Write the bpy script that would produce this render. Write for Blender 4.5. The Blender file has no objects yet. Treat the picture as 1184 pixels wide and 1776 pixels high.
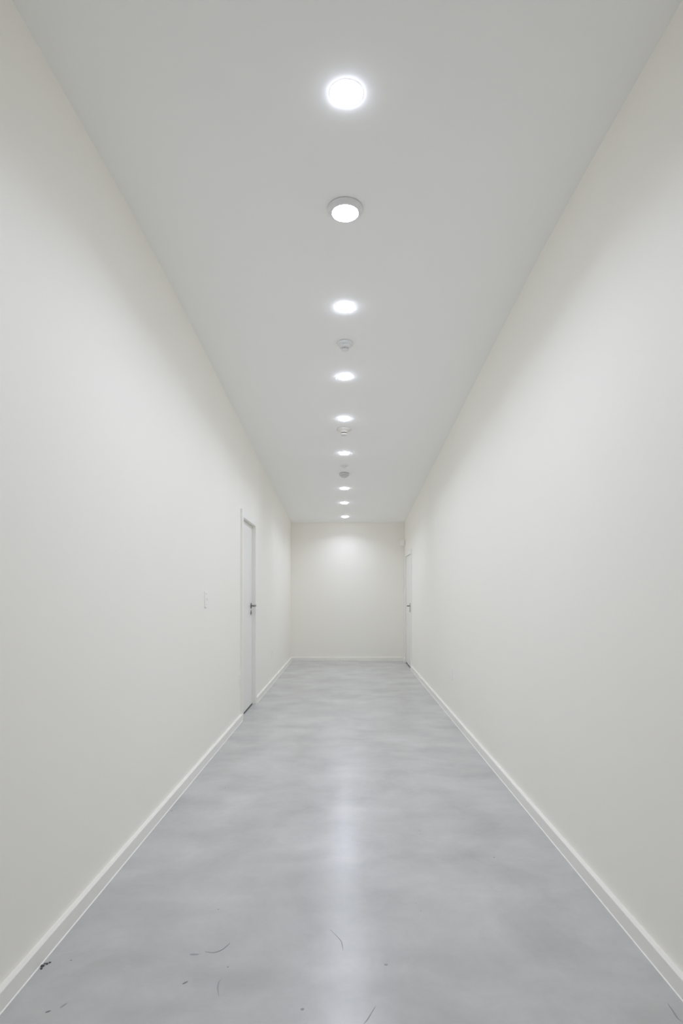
import bpy, bmesh, math
from mathutils import Vector, Matrix

C = bpy.context.scene.collection
SC = bpy.context.scene

# ------------------------------------------------------------------ camera, world, exposure
cam_d = bpy.data.cameras.new('camera')
cam_d.sensor_fit = 'VERTICAL'
cam_d.sensor_height = 36.0
cam_d.lens = 36.0 * 1030 / 1776
cam_d.shift_x = -11 / 1776
cam_d.shift_y = 141 / 1776
cam_d.clip_start = 0.02
cam = bpy.data.objects.new('camera', cam_d)
C.objects.link(cam)
cam.location = (0, 0, 1.30)
cam.rotation_euler = (math.pi / 2, 0, 0)
SC.camera = cam

world = bpy.data.worlds.new('world')
SC.world = world
world.use_nodes = True
world.node_tree.nodes['Background'].inputs['Color'].default_value = (0.02, 0.02, 0.02, 1)
world.node_tree.nodes['Background'].inputs['Strength'].default_value = 0.0

SC.view_settings.view_transform = 'Standard'
SC.view_settings.look = 'None'
SC.view_settings.gamma = 1.0
SC.view_settings.use_curve_mapping = False
SC.view_settings.exposure = -0.04
SC.cycles.max_bounces = 24
SC.cycles.diffuse_bounces = 20
SC.cycles.glossy_bounces = 6
SC.cycles.caustics_reflective = False
SC.cycles.sample_clamp_indirect = 4.0

LAMP = 44.0                       # radiance of every ceiling lamp's diffuser
BEAM = 4.75                        # watts of every ceiling lamp's downward beam
SPREAD = 142                      # degrees, full beam angle
LAMP_COL = (0.882, 0.93, 1.105, 1)

# ------------------------------------------------------------------ helpers
def mat(name, col, rough=0.6, metal=0.0, spec=0.5, build=None):
    m = bpy.data.materials.new(name)
    m.use_nodes = True
    nt = m.node_tree
    p = nt.nodes['Principled BSDF']
    p.inputs['Base Color'].default_value = (*col, 1)
    p.inputs['Roughness'].default_value = rough
    p.inputs['Metallic'].default_value = metal
    p.inputs['Specular IOR Level'].default_value = spec
    if build:
        build(nt, p)
    return m

def nd(nt, kind, **kw):
    n = nt.nodes.new(kind)
    for k, v in kw.items():
        if k in n.inputs:
            n.inputs[k].default_value = v
        else:
            setattr(n, k, v)
    return n

def painted(scale=260, strength=0.04, dist=0.0004, mott=None):
    def f(nt, p):
        tc = nd(nt, 'ShaderNodeTexCoord')
        n = nd(nt, 'ShaderNodeTexNoise', Scale=scale, Detail=3.0)
        nt.links.new(tc.outputs['Object'], n.inputs['Vector'])
        b = nd(nt, 'ShaderNodeBump', Strength=strength, Distance=dist)
        nt.links.new(n.outputs['Fac'], b.inputs['Height'])
        nt.links.new(b.outputs['Normal'], p.inputs['Normal'])
        if mott:
            a, c = mott
            n2 = nd(nt, 'ShaderNodeTexNoise', Scale=0.8, Detail=3.0)
            nt.links.new(tc.outputs['Object'], n2.inputs['Vector'])
            r = nd(nt, 'ShaderNodeValToRGB')
            r.color_ramp.elements[0].position = 0.3
            r.color_ramp.elements[1].position = 0.7
            r.color_ramp.elements[0].color = (*a, 1)
            r.color_ramp.elements[1].color = (*c, 1)
            nt.links.new(n2.outputs['Fac'], r.inputs['Fac'])
            nt.links.new(r.outputs['Color'], p.inputs['Base Color'])
    return f

def concrete(nt, p):
    tc = nd(nt, 'ShaderNodeTexCoord')
    # broad trowelled clouds
    w = nd(nt, 'ShaderNodeTexNoise', Scale=1.4, Detail=2.0)
    nt.links.new(tc.outputs['Object'], w.inputs['Vector'])
    mx = nd(nt, 'ShaderNodeMixRGB', blend_type='LINEAR_LIGHT')
    mx.inputs['Fac'].default_value = 0.25
    nt.links.new(tc.outputs['Object'], mx.inputs['Color1'])
    nt.links.new(w.outputs['Color'], mx.inputs['Color2'])
    n1 = nd(nt, 'ShaderNodeTexNoise', Scale=2.2, Detail=7.0, Roughness=0.56)
    nt.links.new(mx.outputs['Color'], n1.inputs['Vector'])
    r1 = nd(nt, 'ShaderNodeValToRGB')
    e = r1.color_ramp.elements
    e[0].position, e[0].color = 0.0, (0.35, 0.353, 0.345, 1)
    e[1].position, e[1].color = 1.0, (0.71, 0.712, 0.70, 1)
    nt.links.new(n1.outputs['Fac'], r1.inputs['Fac'])
    # fine aggregate grain
    n2 = nd(nt, 'ShaderNodeTexNoise', Scale=34.0, Detail=5.0, Roughness=0.7)
    nt.links.new(tc.outputs['Object'], n2.inputs['Vector'])
    r2 = nd(nt, 'ShaderNodeValToRGB')
    e = r2.color_ramp.elements
    e[0].position, e[0].color = 0.25, (0.95, 0.95, 0.95, 1)
    e[1].position, e[1].color = 0.75, (1.0, 1.0, 1.0, 1)
    nt.links.new(n2.outputs['Fac'], r2.inputs['Fac'])
    m2 = nd(nt, 'ShaderNodeMixRGB', blend_type='MULTIPLY')
    m2.inputs['Fac'].default_value = 1.0
    nt.links.new(r1.outputs['Color'], m2.inputs['Color1'])
    nt.links.new(r2.outputs['Color'], m2.inputs['Color2'])
    # long trowel streaks across the corridor
    mp = nd(nt, 'ShaderNodeMapping')
    mp.inputs['Scale'].default_value = (0.9, 2.3, 1)
    mp.inputs['Rotation'].default_value = (0, 0, 0.12)
    nt.links.new(tc.outputs['Object'], mp.inputs['Vector'])
    n3 = nd(nt, 'ShaderNodeTexNoise', Scale=2.6, Detail=4.0, Roughness=0.5)
    nt.links.new(mp.outputs['Vector'], n3.inputs['Vector'])
    r3 = nd(nt, 'ShaderNodeValToRGB')
    e = r3.color_ramp.elements
    e[0].position, e[0].color = 0.2, (0.90, 0.905, 0.905, 1)
    e[1].position, e[1].color = 0.8, (1.0, 1.0, 1.0, 1)
    nt.links.new(n3.outputs['Fac'], r3.inputs['Fac'])
    m3 = nd(nt, 'ShaderNodeMixRGB', blend_type='MULTIPLY')
    m3.inputs['Fac'].default_value = 1.0
    nt.links.new(m2.outputs['Color'], m3.inputs['Color1'])
    nt.links.new(r3.outputs['Color'], m3.inputs['Color2'])
    nt.links.new(m3.outputs['Color'], p.inputs['Base Color'])
    # sealed sheen, slightly uneven
    mr = nd(nt, 'ShaderNodeMapRange')
    mr.inputs['From Min'].default_value = 0.0
    mr.inputs['From Max'].default_value = 1.0
    mr.inputs['To Min'].default_value = 0.235
    mr.inputs['To Max'].default_value = 0.268
    nt.links.new(n1.outputs['Fac'], mr.inputs['Value'])
    nt.links.new(mr.outputs['Result'], p.inputs['Roughness'])
    b = nd(nt, 'ShaderNodeBump', Strength=0.01, Distance=0.003)
    nt.links.new(n1.outputs['Fac'], b.inputs['Height'])

def emit_mat(name):
    m = bpy.data.materials.new(name)
    m.use_nodes = True
    nt = m.node_tree
    nt.nodes.clear()
    o = nd(nt, 'ShaderNodeOutputMaterial')
    e = nd(nt, 'ShaderNodeEmission')
    e.inputs['Color'].default_value = LAMP_COL
    e.inputs['Strength'].default_value = LAMP
    nt.links.new(e.outputs['Emission'], o.inputs['Surface'])
    return m

M_WALL = mat('wall_paint', (0.90, 0.883, 0.826), 0.55, spec=0.3,
             build=painted(mott=((0.894, 0.877, 0.819), (0.906, 0.889, 0.833))))
M_CEIL = mat('ceiling_paint', (0.925, 0.925, 0.92), 0.8, spec=0.2, build=painted())
M_FLOOR = mat('sealed_concrete', (0.5, 0.51, 0.51), 0.35, spec=0.5, build=concrete)
M_TRIM = mat('white_gloss_paint', (0.875, 0.865, 0.825), 0.35, build=painted(120, 0.03))
M_LEAF = mat('door_paint', (0.845, 0.845, 0.815), 0.35, build=painted(150, 0.03))
M_METAL = mat('satin_nickel', (0.30, 0.30, 0.29), 0.38, 1.0, build=painted(300, 0.03))
M_PLASTIC = mat('white_plastic', (0.91, 0.905, 0.875), 0.4, build=painted(200, 0.02))
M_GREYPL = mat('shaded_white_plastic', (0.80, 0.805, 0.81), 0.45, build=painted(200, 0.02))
M_MIDPL = mat('grey_and_shade_plastic', (0.66, 0.665, 0.67), 0.5, build=painted(200, 0.02))
M_BEIGE = mat('ivory_plastic', (0.80, 0.785, 0.735), 0.45, build=painted(200, 0.02))
M_SLOT_GAP = mat('dark_slot_and_gap_shade', (0.10, 0.10, 0.10), 0.6, build=painted(200, 0.02))  # slots; also shade painted into the gaps at ceiling mounts
M_GRIT_GAP = mat('dark_grit_and_gap_shade', (0.11, 0.105, 0.10), 0.9, build=painted(200, 0.5))  # floor grit; also painted shade below the door leaves
M_SCUFF = mat('scuff_grey', (0.30, 0.31, 0.32), 0.5, build=painted(200, 0.1))
M_SCUFFD = mat('scuff_dark', (0.16, 0.165, 0.17), 0.5, build=painted(200, 0.1))
M_LAMP = emit_mat('lamp_diffuser')

def link(name, bm, m, parent=None, smooth=False):
    me = bpy.data.meshes.new(name)
    bmesh.ops.recalc_face_normals(bm, faces=bm.faces)
    if smooth:
        for f in bm.faces:
            f.smooth = True
    bm.to_mesh(me)
    bm.free()
    me.materials.append(m)
    if smooth:
        try:
            me.set_sharp_from_angle(angle=math.radians(38))
        except Exception:
            pass
    o = bpy.data.objects.new(name, me)
    C.objects.link(o)
    if parent:
        o.parent = parent
    return o

def struct(o, label=None):
    o['kind'] = 'structure'
    if label:
        o['label'] = label
    return o

def thing(name, label, cat, loc=(0, 0, 0), rot=(0, 0, 0), group=None):
    o = bpy.data.objects.new(name, None)
    o.empty_display_size = 0.05
    C.objects.link(o)
    o.location = loc
    o.rotation_euler = rot
    o['label'] = label
    o['category'] = cat
    if group:
        o['group'] = group
    return o

def box(bm, x0, x1, y0, y1, z0, z1, bev=0.0):
    x0, x1 = sorted((x0, x1)); y0, y1 = sorted((y0, y1)); z0, z1 = sorted((z0, z1))
    vs = [bm.verts.new(v) for v in ((x0, y0, z0), (x1, y0, z0), (x1, y1, z0), (x0, y1, z0),
                                    (x0, y0, z1), (x1, y0, z1), (x1, y1, z1), (x0, y1, z1))]
    fs = [bm.faces.new([vs[i] for i in q]) for q in
          ((0, 3, 2, 1), (4, 5, 6, 7), (0, 1, 5, 4), (1, 2, 6, 5), (2, 3, 7, 6), (3, 0, 4, 7))]
    if bev:
        es = {e for f in fs for e in f.edges}
        bmesh.ops.bevel(bm, geom=list(es), offset=bev, segments=2, affect='EDGES', profile=0.6)
    return bm

def lathe(bm, prof, seg=48, axis='z', at=(0, 0, 0)):
    """profile of (radius, height); closes on the axis where radius is 0"""
    rings = []
    for r, h in prof:
        if r < 1e-6:
            rings.append([bm.verts.new((0, 0, h))])
        else:
            rings.append([bm.verts.new((r * math.cos(2 * math.pi * k / seg),
                                        r * math.sin(2 * math.pi * k / seg), h)) for k in range(seg)])
    new = [v for r in rings for v in r]
    for a, b in zip(rings, rings[1:]):
        for k in range(seg):
            k2 = (k + 1) % seg
            if len(a) == 1 and len(b) == 1:
                continue
            if len(a) == 1:
                bm.faces.new((a[0], b[k], b[k2]))
            elif len(b) == 1:
                bm.faces.new((a[k], b[0], a[k2]))
            else:
                bm.faces.new((a[k], b[k], b[k2], a[k2]))
    if axis == 'x':
        bmesh.ops.transform(bm, matrix=Matrix.Rotation(math.pi / 2, 4, 'Y'), verts=new)
    elif axis == 'y':
        bmesh.ops.transform(bm, matrix=Matrix.Rotation(-math.pi / 2, 4, 'X'), verts=new)
    bmesh.ops.translate(bm, vec=at, verts=new)
    return bm

def prism(bm, poly, axis, a, b):
    """extrude a 2-D polygon: axis 'x' takes (y,z) points, axis 'y' takes (x,z) points"""
    def P(u, v, t):
        return (t, u, v) if axis == 'x' else (u, t, v)
    A = [bm.verts.new(P(u, v, a)) for u, v in poly]
    B = [bm.verts.new(P(u, v, b)) for u, v in poly]
    bm.faces.new(A)
    bm.faces.new(list(reversed(B)))
    n = len(poly)
    for k in range(n):
        bm.faces.new((A[k], A[(k + 1) % n], B[(k + 1) % n], B[k]))
    return bm

# ------------------------------------------------------------------ the corridor shell
WL, WR = 1.096, 1.090             # wall planes
YB, YF = -2.6, 11.45              # back and far wall
SL, Y0, BL = 0.0711, 3.36, 0.8    # the ceiling falls gently towards the far end

def ceil_z(y):
    d = y - Y0
    if d < -BL:
        return 3.235
    if d > BL:
        return 3.235 - SL * d
    return 3.235 - SL * (d + BL) ** 2 / (4 * BL)

def ceil_tilt(y):
    d = y - Y0
    s = 0 if d < -BL else (SL if d > BL else SL * (d + BL) / (2 * BL))
    return -math.atan(s)

CY = [YB - 0.12, Y0 - BL] + [Y0 - BL + 2 * BL * k / 12 for k in range(1, 13)] + [YF + 0.12]
T = 0.12

struct(link('floor', box(bmesh.new(), -WL - 0.45, WR + 0.45, YB - T, YF + T, -0.10, 0.0), M_FLOOR))
floor = bpy.data.objects['floor']

bm = bmesh.new()
prism(bm, [(y, ceil_z(y)) for y in CY] + [(y, ceil_z(y) + 0.12) for y in reversed(CY)], 'x', -WL - T, WR + T)
struct(link('ceiling', bm, M_CEIL))

def side_wall(name, x_in, sgn, y0, y1, ztop):
    """solid wall with one notch cut for the doorway"""
    top = [(y, ceil_z(y)) for y in reversed(CY)]
    poly = [(CY[0], 0), (y0, 0), (y0, ztop), (y1, ztop), (y1, 0), (CY[-1], 0)] + top
    struct(link(name, prism(bmesh.new(), poly, 'x', sgn * x_in, sgn * (x_in + T)), M_WALL))

JT = 0.016
LD0, LD1, LDT = 6.150, 6.960, 2.088      # left doorway (clear opening)
RD0, RD1, RDT = 10.225, 11.130, 1.985    # right doorway
side_wall('wall_left', WL, -1, LD0 - JT, LD1 + JT, LDT + JT)
side_wall('wall_right', WR, 1, RD0 - JT, RD1 + JT, RDT + JT)
struct(link('wall_far', box(bmesh.new(), -WL, WR, YF, YF + T, 0, ceil_z(YF)), M_WALL))
struct(link('wall_back', box(bmesh.new(), -WL, WR, YB - T, YB, 0, ceil_z(YB)), M_WALL))

# ------------------------------------------------------------------ baseboards
BH, BT = 0.064, 0.022
def baseboard(name, pts):
    """pts: 'x' run along y on a side wall (x_wall, sgn, y0, y1) or far wall"""
    kind, args = pts
    prof = [(0, 0), (BT, 0), (BT, BH - 0.002), (BT - 0.002, BH), (0, BH)]
    bead = [(BT, 0), (BT + 0.0035, 0), (BT + 0.0028, 0.0014), (BT, 0.0028)]
    if kind == 'side':
        xw, sgn, ya, yb = args
        o = struct(link(name, prism(bmesh.new(), [(sgn * (xw - d), z) for d, z in prof], 'y', ya, yb), M_TRIM))
        c = link('caulk_bead', prism(bmesh.new(), [(sgn * (xw - d), z) for d, z in bead], 'y', ya, yb), M_TRIM, o)
    else:
        xa, xb = args
        o = struct(link(name, prism(bmesh.new(), [(YF - d, z) for d, z in prof], 'x', xa, xb), M_TRIM))
    return o

CW, CT = 0.080, 0.018                     # casing width and projection
baseboard('baseboard_left', ('side', (WL, -1, YB, LD0 - CW)))
baseboard('baseboard_left.001', ('side', (WL, -1, LD1 + CW, YF - BT)))
baseboard('baseboard_right', ('side', (WR, 1, YB, RD0 - CW)))
baseboard('baseboard_right.001', ('side', (WR, 1, RD1 + CW, YF - BT)))
baseboard('baseboard_far', ('far', (-WL, WR)))

# ------------------------------------------------------------------ doors
def door(name, label, sgn, xw, y0, y1, zt, rec, handle_y, handle_z, key_z, ct):
    D = bpy.data.objects.new(name, None)
    C.objects.link(D)
    D.location = (sgn * xw, (y0 + y1) / 2, 0)
    struct(D, label)
    inv = Matrix.Translation(-Vector(D.location))
    X = lambda d: sgn * (xw - d)          # d: distance out of the wall plane into the corridor
    def put(n, b, m, par=None, smooth=False, local=False):
        if not local:
            b.transform(inv)
        return link(n, b, m, par or D, smooth)
    # casing: two legs and a head
    put('casing', box(bmesh.new(), X(0), X(ct), y0 - CW, y0, 0, zt + CW, 0.002), M_TRIM)
    put('casing', box(bmesh.new(), X(0), X(ct), y1, y1 + CW, 0, zt + CW, 0.002), M_TRIM)
    put('casing', box(bmesh.new(), X(0), X(ct), y0, y1, zt, zt + CW, 0.002), M_TRIM)
    # lining of the opening
    put('door_jamb', box(bmesh.new(), X(0), X(-T), y0 - JT, y0, 0, zt), M_TRIM)
    put('door_jamb', box(bmesh.new(), X(0), X(-T), y1, y1 + JT, 0, zt), M_TRIM)
    put('door_head', box(bmesh.new(), X(0), X(-T), y0 - JT, y1 + JT, zt, zt + JT), M_TRIM)
    # leaf
    put('door_leaf', box(bmesh.new(), X(-rec), X(-rec - 0.040), y0 + 0.003, y1 - 0.004, 0.013, zt - 0.004, 0.0015), M_LEAF)
    put('gap_shade_strip', box(bmesh.new(), X(-rec + 0.004), X(-rec - 0.044), y0 + 0.004, y1 - 0.005, 0.001, 0.0125), M_GRIT_GAP)  # added dark strip standing in for the shade under the leaf
    # lever handle on a round rose, keyhole plate below
    h = put('handle', lathe(bmesh.new(), [(0, 0.010), (0.026, 0.010), (0.0325, 0.007), (0.0335, 0), (0, 0)], 32, 'x', (0, 0, 0)), M_METAL, None, True, True)
    h.location = (sgn * rec, handle_y - D.location.y, handle_z)
    if sgn > 0:
        h.rotation_euler = (0, 0, math.pi)
    h['label'] = 'satin metal lever handle on round rose'
    b = bmesh.new()
    lathe(b, [(0, 0.0), (0.0095, 0.0), (0.0095, 0.058), (0.0075, 0.062), (0, 0.062)], 20, 'x')
    box(b, 0.046, 0.062, -0.0115, 0.120, -0.0115, 0.0115, 0.004)
    if sgn < 0:
        b.transform(Matrix.Rotation(math.pi, 4, 'X'))
    link('lever', b, M_METAL, h)
    if name == 'door_2':
        link('backplate', box(bmesh.new(), 0.0, 0.012, -0.020, 0.020, -0.110, 0.045, 0.003), M_METAL, h)
        return D
    k = put('keyhole_plate', lathe(bmesh.new(), [(0, 0.006), (0.025, 0.006), (0.029, 0.004), (0.030, 0), (0, 0)], 28, 'x'), M_METAL, None, True, True)
    k.location = (sgn * rec, handle_y - D.location.y, key_z)
    if sgn > 0:
        k.rotation_euler = (0, 0, math.pi)
    link('keyhole', box(bmesh.new(), 0.0055, 0.0068, -0.003, 0.003, -0.009, 0.009, 0.001), M_SLOT_GAP, k)
    return D

door('door_1', 'white flush door in recessed white frame on the left wall', -1, WL, LD0, LD1, LDT, 0.026, 6.872, 1.156, 1.080, CT)
door('door_2', 'white door at the far end of the right wall', 1, WR, RD0, RD1, RDT, 0.003, 10.372, 1.080, 1.010, 0.014)

# ------------------------------------------------------------------ ceiling lamps
def dome(r, z, sag, n=7):
    return [(r * math.cos(a), z - sag * math.sin(a)) for a in [math.pi / 2 * k / n for k in range(n + 1)]]

def beam(par, z, size):
    d = bpy.data.lights.new('lamp_beam', 'AREA')
    d.shape = 'DISK'
    d.size = size
    d.energy = BEAM
    d.spread = math.radians(SPREAD)
    d.color = LAMP_COL[:3]
    o = bpy.data.objects.new('lamp_beam', d)
    C.objects.link(o)
    o.parent = par
    o.location = (0, 0, z)

G_L = 'recessed downlights along the ceiling'
def downlight(x, y, label):
    t = thing('recessed_downlight', label, 'ceiling light', (x, y, ceil_z(y)), (ceil_tilt(y), 0, 0), G_L)
    link('trim_ring', lathe(bmesh.new(), [(0.0580, -0.0010), (0.0640, -0.0010), (0.0690, 0.0)], 64), M_TRIM, t)
    p = dome(0.0588, -0.0010, 0.0135, 9)
    p[-1] = (0, p[-1][1])
    link('diffuser', lathe(bmesh.new(), p), M_LAMP, t, True)
    beam(t, -0.0165, 0.098)
    return t

downlight(-0.0056, 2.299, 'largest round glowing recessed downlight, highest in the photo and nearest the viewer')
downlight(-0.0191, 3.931, 'round glowing recessed downlight just this side of the nearest smoke detector')
downlight(-0.0276, 4.984, 'round glowing recessed downlight just beyond the nearest smoke detector')
downlight(-0.0347, 5.951, 'round glowing recessed downlight directly in front of the ivory detector')
downlight(-0.0412, 7.081, 'round glowing recessed downlight between the ivory detector and the small sprinkler head')
downlight(-0.0485, 8.773, 'small glowing recessed downlight just behind the dark shaded smoke detector')
downlight(-0.0567, 9.725, 'small glowing recessed downlight second from the far end wall')
downlight(-0.0527, 10.857, 'smallest glowing recessed downlight, last one right before the far end wall')
downlight(-0.0056, 1.10, 'unseen recessed downlight added overhead to light the near corridor, outside the photo')  # unseen lamp, added to brighten the near end

# surface-mounted disc lamp
y = 2.978
t = thing('surface_disc_light', 'round glowing lamp in a raised white housing below the ceiling, second from the viewer',
          'ceiling light', (-0.013, y, ceil_z(y)), (ceil_tilt(y), 0, 0))
link('mounting_plate', lathe(bmesh.new(), [(0, 0), (0.080, 0), (0.080, -0.004), (0, -0.004)]), M_SLOT_GAP, t, True)  # near-black colour stands for the shadow gap at the ceiling
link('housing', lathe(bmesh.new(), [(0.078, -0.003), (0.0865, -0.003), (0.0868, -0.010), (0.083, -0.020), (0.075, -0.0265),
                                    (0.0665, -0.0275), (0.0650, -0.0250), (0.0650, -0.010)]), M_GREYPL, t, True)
p = dome(0.0645, -0.0250, 0.0055)
p[-1] = (0, p[-1][1])
link('diffuser', lathe(bmesh.new(), p), M_LAMP, t, True)
beam(t, -0.0325, 0.110)
bm = bmesh.new()
box(bm, -0.0012, 0.0012, -0.0880, -0.0845, -0.0185, -0.0035)
link('housing_seam', bm, M_PLASTIC, t)

# ------------------------------------------------------------------ detectors and sprinkler
def on_ceiling(name, label, cat, x, y, group=None):
    return thing(name, label, cat, (x, y, ceil_z(y)), (ceil_tilt(y), 0, 0), group)

G_D = 'smoke detectors along the ceiling'
t = on_ceiling('smoke_detector', 'pale grey domed smoke detector, nearest one, between third and fourth lamps', 'smoke detector', -0.0214, 4.414, G_D)
link('mounting_base', lathe(bmesh.new(), [(0, 0), (0.054, 0), (0.054, -0.003), (0, -0.003)]), M_SLOT_GAP, t, True)
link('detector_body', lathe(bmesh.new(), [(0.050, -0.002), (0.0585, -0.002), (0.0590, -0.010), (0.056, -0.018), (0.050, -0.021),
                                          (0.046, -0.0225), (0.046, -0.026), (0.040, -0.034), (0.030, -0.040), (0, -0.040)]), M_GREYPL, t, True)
bm = bmesh.new()
for k in range(8):
    a = 2 * math.pi * (k + 0.5) / 8
    q = bmesh.new()
    box(q, 0.019, 0.024, -0.0035, 0.0035, -0.052, -0.039)
    q.transform(Matrix.Rotation(a, 4, 'Z'))
    me = bpy.data.meshes.new('tmp'); q.to_mesh(me); q.free(); bm.from_mesh(me); bpy.data.meshes.remove(me)
link('sensor_cage', bm, M_MIDPL, t)
link('sensor_cap', lathe(bmesh.new(), [(0, -0.051), (0.025, -0.051), (0.026, -0.054), (0.020, -0.060), (0, -0.062)], 32), M_GREYPL, t, True)
bm = box(bmesh.new(), -0.016, 0.016, -0.0480, -0.0455, -0.0262, -0.0222)
link('vent_slot', bm, M_MIDPL, t)

t = on_ceiling('smoke_detector', 'ivory stepped smoke detector, hanging just behind the fifth lamp', 'smoke detector', -0.0395, 6.259, G_D)
link('mounting_base', lathe(bmesh.new(), [(0, 0), (0.070, 0), (0.070, -0.003), (0, -0.003)]), M_SLOT_GAP, t, True)
link('detector_body', lathe(bmesh.new(), [(0.066, -0.002), (0.0735, -0.002), (0.073, -0.009), (0.066, -0.016), (0.050, -0.022),
                                          (0.040, -0.030), (0.038, -0.040), (0, -0.040)]), M_BEIGE, t, True)
link('sensor_neck', lathe(bmesh.new(), [(0, -0.038), (0.024, -0.038), (0.024, -0.056), (0, -0.056)], 32), M_SLOT_GAP, t, True)
link('sensor_cap', lathe(bmesh.new(), [(0, -0.052), (0.041, -0.052), (0.042, -0.056), (0.036, -0.066), (0.020, -0.072), (0, -0.073)], 40), M_BEIGE, t, True)

t = on_ceiling('sprinkler_head', 'small pale sprinkler head, on the ceiling in front of the dark shaded smoke detector', 'sprinkler', -0.0457, 7.584)
link('escutcheon', lathe(bmesh.new(), [(0, 0), (0.055, 0), (0.057, -0.004), (0.044, -0.009), (0.018, -0.011), (0, -0.011)], 40), M_GREYPL, t, True)
link('stem', lathe(bmesh.new(), [(0, -0.010), (0.013, -0.010), (0.013, -0.022), (0.009, -0.026), (0.009, -0.036), (0, -0.036)], 20), M_GREYPL, t, True)
link('deflector', lathe(bmesh.new(), [(0, -0.034), (0.022, -0.034), (0.023, -0.036), (0.020, -0.037), (0, -0.037)], 28), M_GREYPL, t, True)

t = on_ceiling('smoke_detector', 'dark shaded smoke detector with tapered rim, farthest one, in front of the third last lamp', 'smoke detector', -0.0479, 7.962, G_D)
link('mounting_base', lathe(bmesh.new(), [(0, 0), (0.064, 0), (0.064, -0.004), (0, -0.004)]), M_SLOT_GAP, t, True)
link('detector_body', lathe(bmesh.new(), [(0.060, -0.003), (0.069, -0.003), (0.069, -0.018), (0.066, -0.021), (0.066, -0.026),
                                          (0.061, -0.034), (0.050, -0.036), (0, -0.036)]), M_MIDPL, t, True)
link('sensor_cap', lathe(bmesh.new(), [(0, -0.034), (0.048, -0.034), (0.047, -0.042), (0.036, -0.054), (0.018, -0.060), (0, -0.061)], 40), M_MIDPL, t, True)  # grey of body and cap darkened for the shade they hang in

# ------------------------------------------------------------------ wall fittings
# Each is modelled on a plane x = 0 facing +x, then turned onto its wall.
def on_wall(name, label, cat, side, y, z, group=None):
    x = -WL if side == 'left' else WR
    return thing(name, label, cat, (x, y, z), (0, 0, 0 if side == 'left' else math.pi), group)

t = on_wall('light_switch', 'white toggle light switch plate on the left wall before the door', 'light switch', 'left', 4.575, 1.2545)
link('wall_plate', box(bmesh.new(), 0, 0.0075, -0.039, 0.039, -0.060, 0.060, 0.002), M_PLASTIC, t)
link('toggle', box(bmesh.new(), 0.006, 0.020, -0.0045, 0.0045, -0.008, 0.010, 0.0015), M_PLASTIC, t)
for zz in (-0.041, 0.041):
    link('screw', lathe(bmesh.new(), [(0, 0.0085), (0.003, 0.0085), (0.004, 0.0070), (0, 0.0070)], 14, 'x', (0, 0, zz)), M_METAL, t)

G_O = 'wall outlets near the floor'
def outlet(side, y, z, label):
    t = on_wall('wall_outlet', label, 'outlet', side, y, z, G_O)
    link('wall_plate', box(bmesh.new(), 0, 0.006, -0.036, 0.036, -0.059, 0.059, 0.002), M_PLASTIC, t)
    for zz in (-0.0195, 0.0195):
        r = link('receptacle', box(bmesh.new(), 0.005, 0.0075, -0.0165, 0.0165, zz - 0.0140, zz + 0.0140, 0.001), M_PLASTIC, t)
        for yy in (-0.006, 0.006):
            link('slot', box(bmesh.new(), 0.0070, 0.0078, yy - 0.001, yy + 0.001, zz - 0.002, zz + 0.006), M_SLOT_GAP, r)
    return t
outlet('left', 6.020, 0.430, 'white wall outlet low on left wall right beside the door frame, nearer side')
outlet('left', 8.570, 0.435, 'white wall outlet low on left wall between the door and far wall')
outlet('right', 6.226, 0.450, 'white wall outlet low on the right wall above the baseboard')

# motion sensor high in the far right corner, with its conduit
t = on_wall('motion_sensor', 'small white motion sensor box high in far right corner', 'sensor', 'right', 11.330, 2.262)
link('sensor_body', box(bmesh.new(), 0.010, 0.092, -0.034, 0.034, -0.052, 0.052, 0.006), M_PLASTIC, t)
link('shade_bracket', box(bmesh.new(), 0, 0.011, -0.026, 0.026, -0.045, 0.045, 0.001), M_MIDPL, t)  # grey colour imitates the shaded wall side of the box
link('lens', box(bmesh.new(), 0.016, 0.086, -0.0355, -0.030, -0.051, -0.042, 0.001), M_MIDPL, t)  # not a lens: grey strip painted for the shade under the box
t = thing('cable_conduit', 'slim white cable conduit running down the far right corner below the sensor', 'conduit', (WR - 0.0, YF, 0.0))
link('conduit_channel', box(bmesh.new(), -0.030, 0.0, -0.024, 0.0, BH, 2.205, 0.003), M_TRIM, t)

# ------------------------------------------------------------------ grit and scuffs on the floor
t = thing('dirt_clump', 'dark clump of grit on the floor against the left baseboard', 'dirt', (-1.0640, 2.070, 0))
import random
rnd = random.Random(4)
for dx, dy, r in ((0.0, 0.0, 0.006), (0.010, 0.012, 0.0045), (0.004, -0.014, 0.004), (0.016, 0.020, 0.0035), (0.001, 0.014, 0.003)):
    b = bmesh.new()
    bmesh.ops.create_icosphere(b, subdivisions=2, radius=r)
    for v in b.verts:
        v.co *= 1 + rnd.uniform(-0.28, 0.28)
        v.co.z = max(v.co.z * 0.6, -0.3 * r)
    b.transform(Matrix.Translation((dx, dy, 0.3 * r)))
    link('grit', b, M_GRIT_GAP, t)

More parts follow.
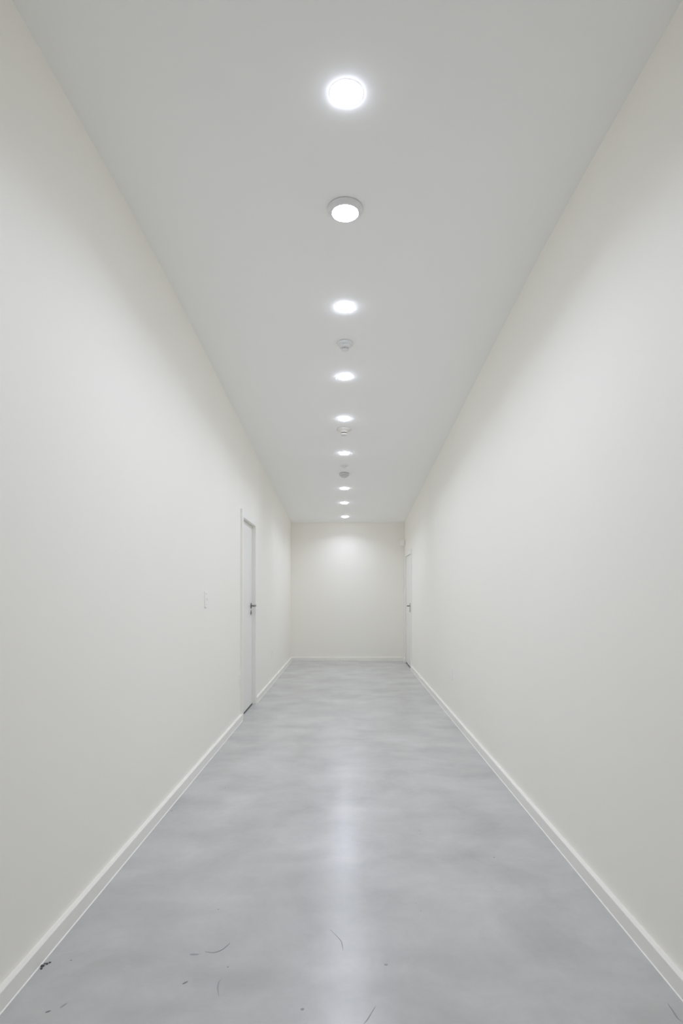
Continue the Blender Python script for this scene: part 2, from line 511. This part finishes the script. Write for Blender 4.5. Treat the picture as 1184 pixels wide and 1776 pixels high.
def ribbon(pts, w, m=M_SCUFF):
    """thin rubbed mark lying on the concrete, tapering at both ends"""
    P = []
    for i in range(len(pts) - 1):                     # Catmull-Rom through the points
        p0 = Vector(pts[max(i - 1, 0)]); p1 = Vector(pts[i]); p2 = Vector(pts[i + 1]); p3 = Vector(pts[min(i + 2, len(pts) - 1)])
        for k in range(5):
            s = k / 5
            P.append(0.5 * ((2 * p1) + (p2 - p0) * s + (2 * p0 - 5 * p1 + 4 * p2 - p3) * s * s + (3 * p1 - p0 - 3 * p2 + p3) * s ** 3))
    P.append(Vector(pts[-1]))
    b = bmesh.new()
    prev = None
    n = len(P)
    for i, p in enumerate(P):
        d = (P[min(i + 1, n - 1)] - P[max(i - 1, 0)]).normalized()
        q = Vector((-d.y, d.x)) * w * (0.25 + 0.75 * math.sin(math.pi * i / (n - 1)))
        row = [b.verts.new((p.x + q.x, p.y + q.y, 0.00005)), b.verts.new((p.x, p.y, 0.0006)), b.verts.new((p.x - q.x, p.y - q.y, 0.00005))]
        if prev:
            b.faces.new((prev[0], prev[1], row[1], row[0]))
            b.faces.new((prev[1], prev[2], row[2], row[1]))
        prev = row
    return link('scuff_mark', b, m, floor)

def spot(x, y, rx, ry, m=M_SCUFFD):
    b = bmesh.new()
    lathe(b, [(0, 0.0007), (0.6, 0.0006), (1.0, 0.00005)], 14)
    for v in b.verts:
        v.co.x *= rx * (1 + 0.2 * math.sin(5 * v.co.y)); v.co.y *= ry
        v.co.x += x; v.co.y += y
    return link('floor_speck', b, m, floor)

ribbon([(-0.517, 2.154), (-0.4840, 2.149), (-0.4568, 2.168), (-0.4376, 2.207)], 0.0022, M_SCUFFD)
ribbon([(-0.569, 2.139), (-0.554, 2.137), (-0.536, 2.139)], 0.006)
ribbon([(-0.5500, 1.975), (-0.5355, 1.990)], 0.004, M_SCUFFD)
ribbon([(-0.4258, 1.999), (-0.4310, 1.984), (-0.4280, 1.955), (-0.4168, 1.918)], 0.0025)
ribbon([(-0.0691, 2.297), (-0.0303, 2.231), (-0.0214, 2.201), (-0.0174, 2.161)], 0.0016)
ribbon([(0.0872, 1.870), (0.0600, 1.812), (0.0470, 1.793)], 0.0016)
ribbon([(1.0130, 1.883), (1.0110, 1.847), (1.0080, 1.817), (1.0150, 1.802)], 0.003)
ribbon([(-0.938, 1.841), (-0.925, 1.850)], 0.004, M_SCUFFD)
ribbon([(-0.902, 1.862), (-0.890, 1.885)], 0.004)
for px in ((0.719, 2.924, 0.0035, 0.005), (0.392, 3.250, 0.003, 0.004), (-0.822, 3.973, 0.004, 0.006),
           (-0.417, 2.066, 0.003, 0.003), (-0.533, 2.443, 0.003, 0.003), (-0.980, 2.104, 0.003, 0.003),
           (0.286, 2.493, 0.002, 0.002), (0.300, 2.430, 0.002, 0.002), (-1.052, 3.55, 0.004, 0.006)):
    spot(*px)
spot(0.1333, 2.079, 0.007, 0.006, M_SCUFF)
spot(-0.142, 1.856, 0.006, 0.006, M_SCUFF)
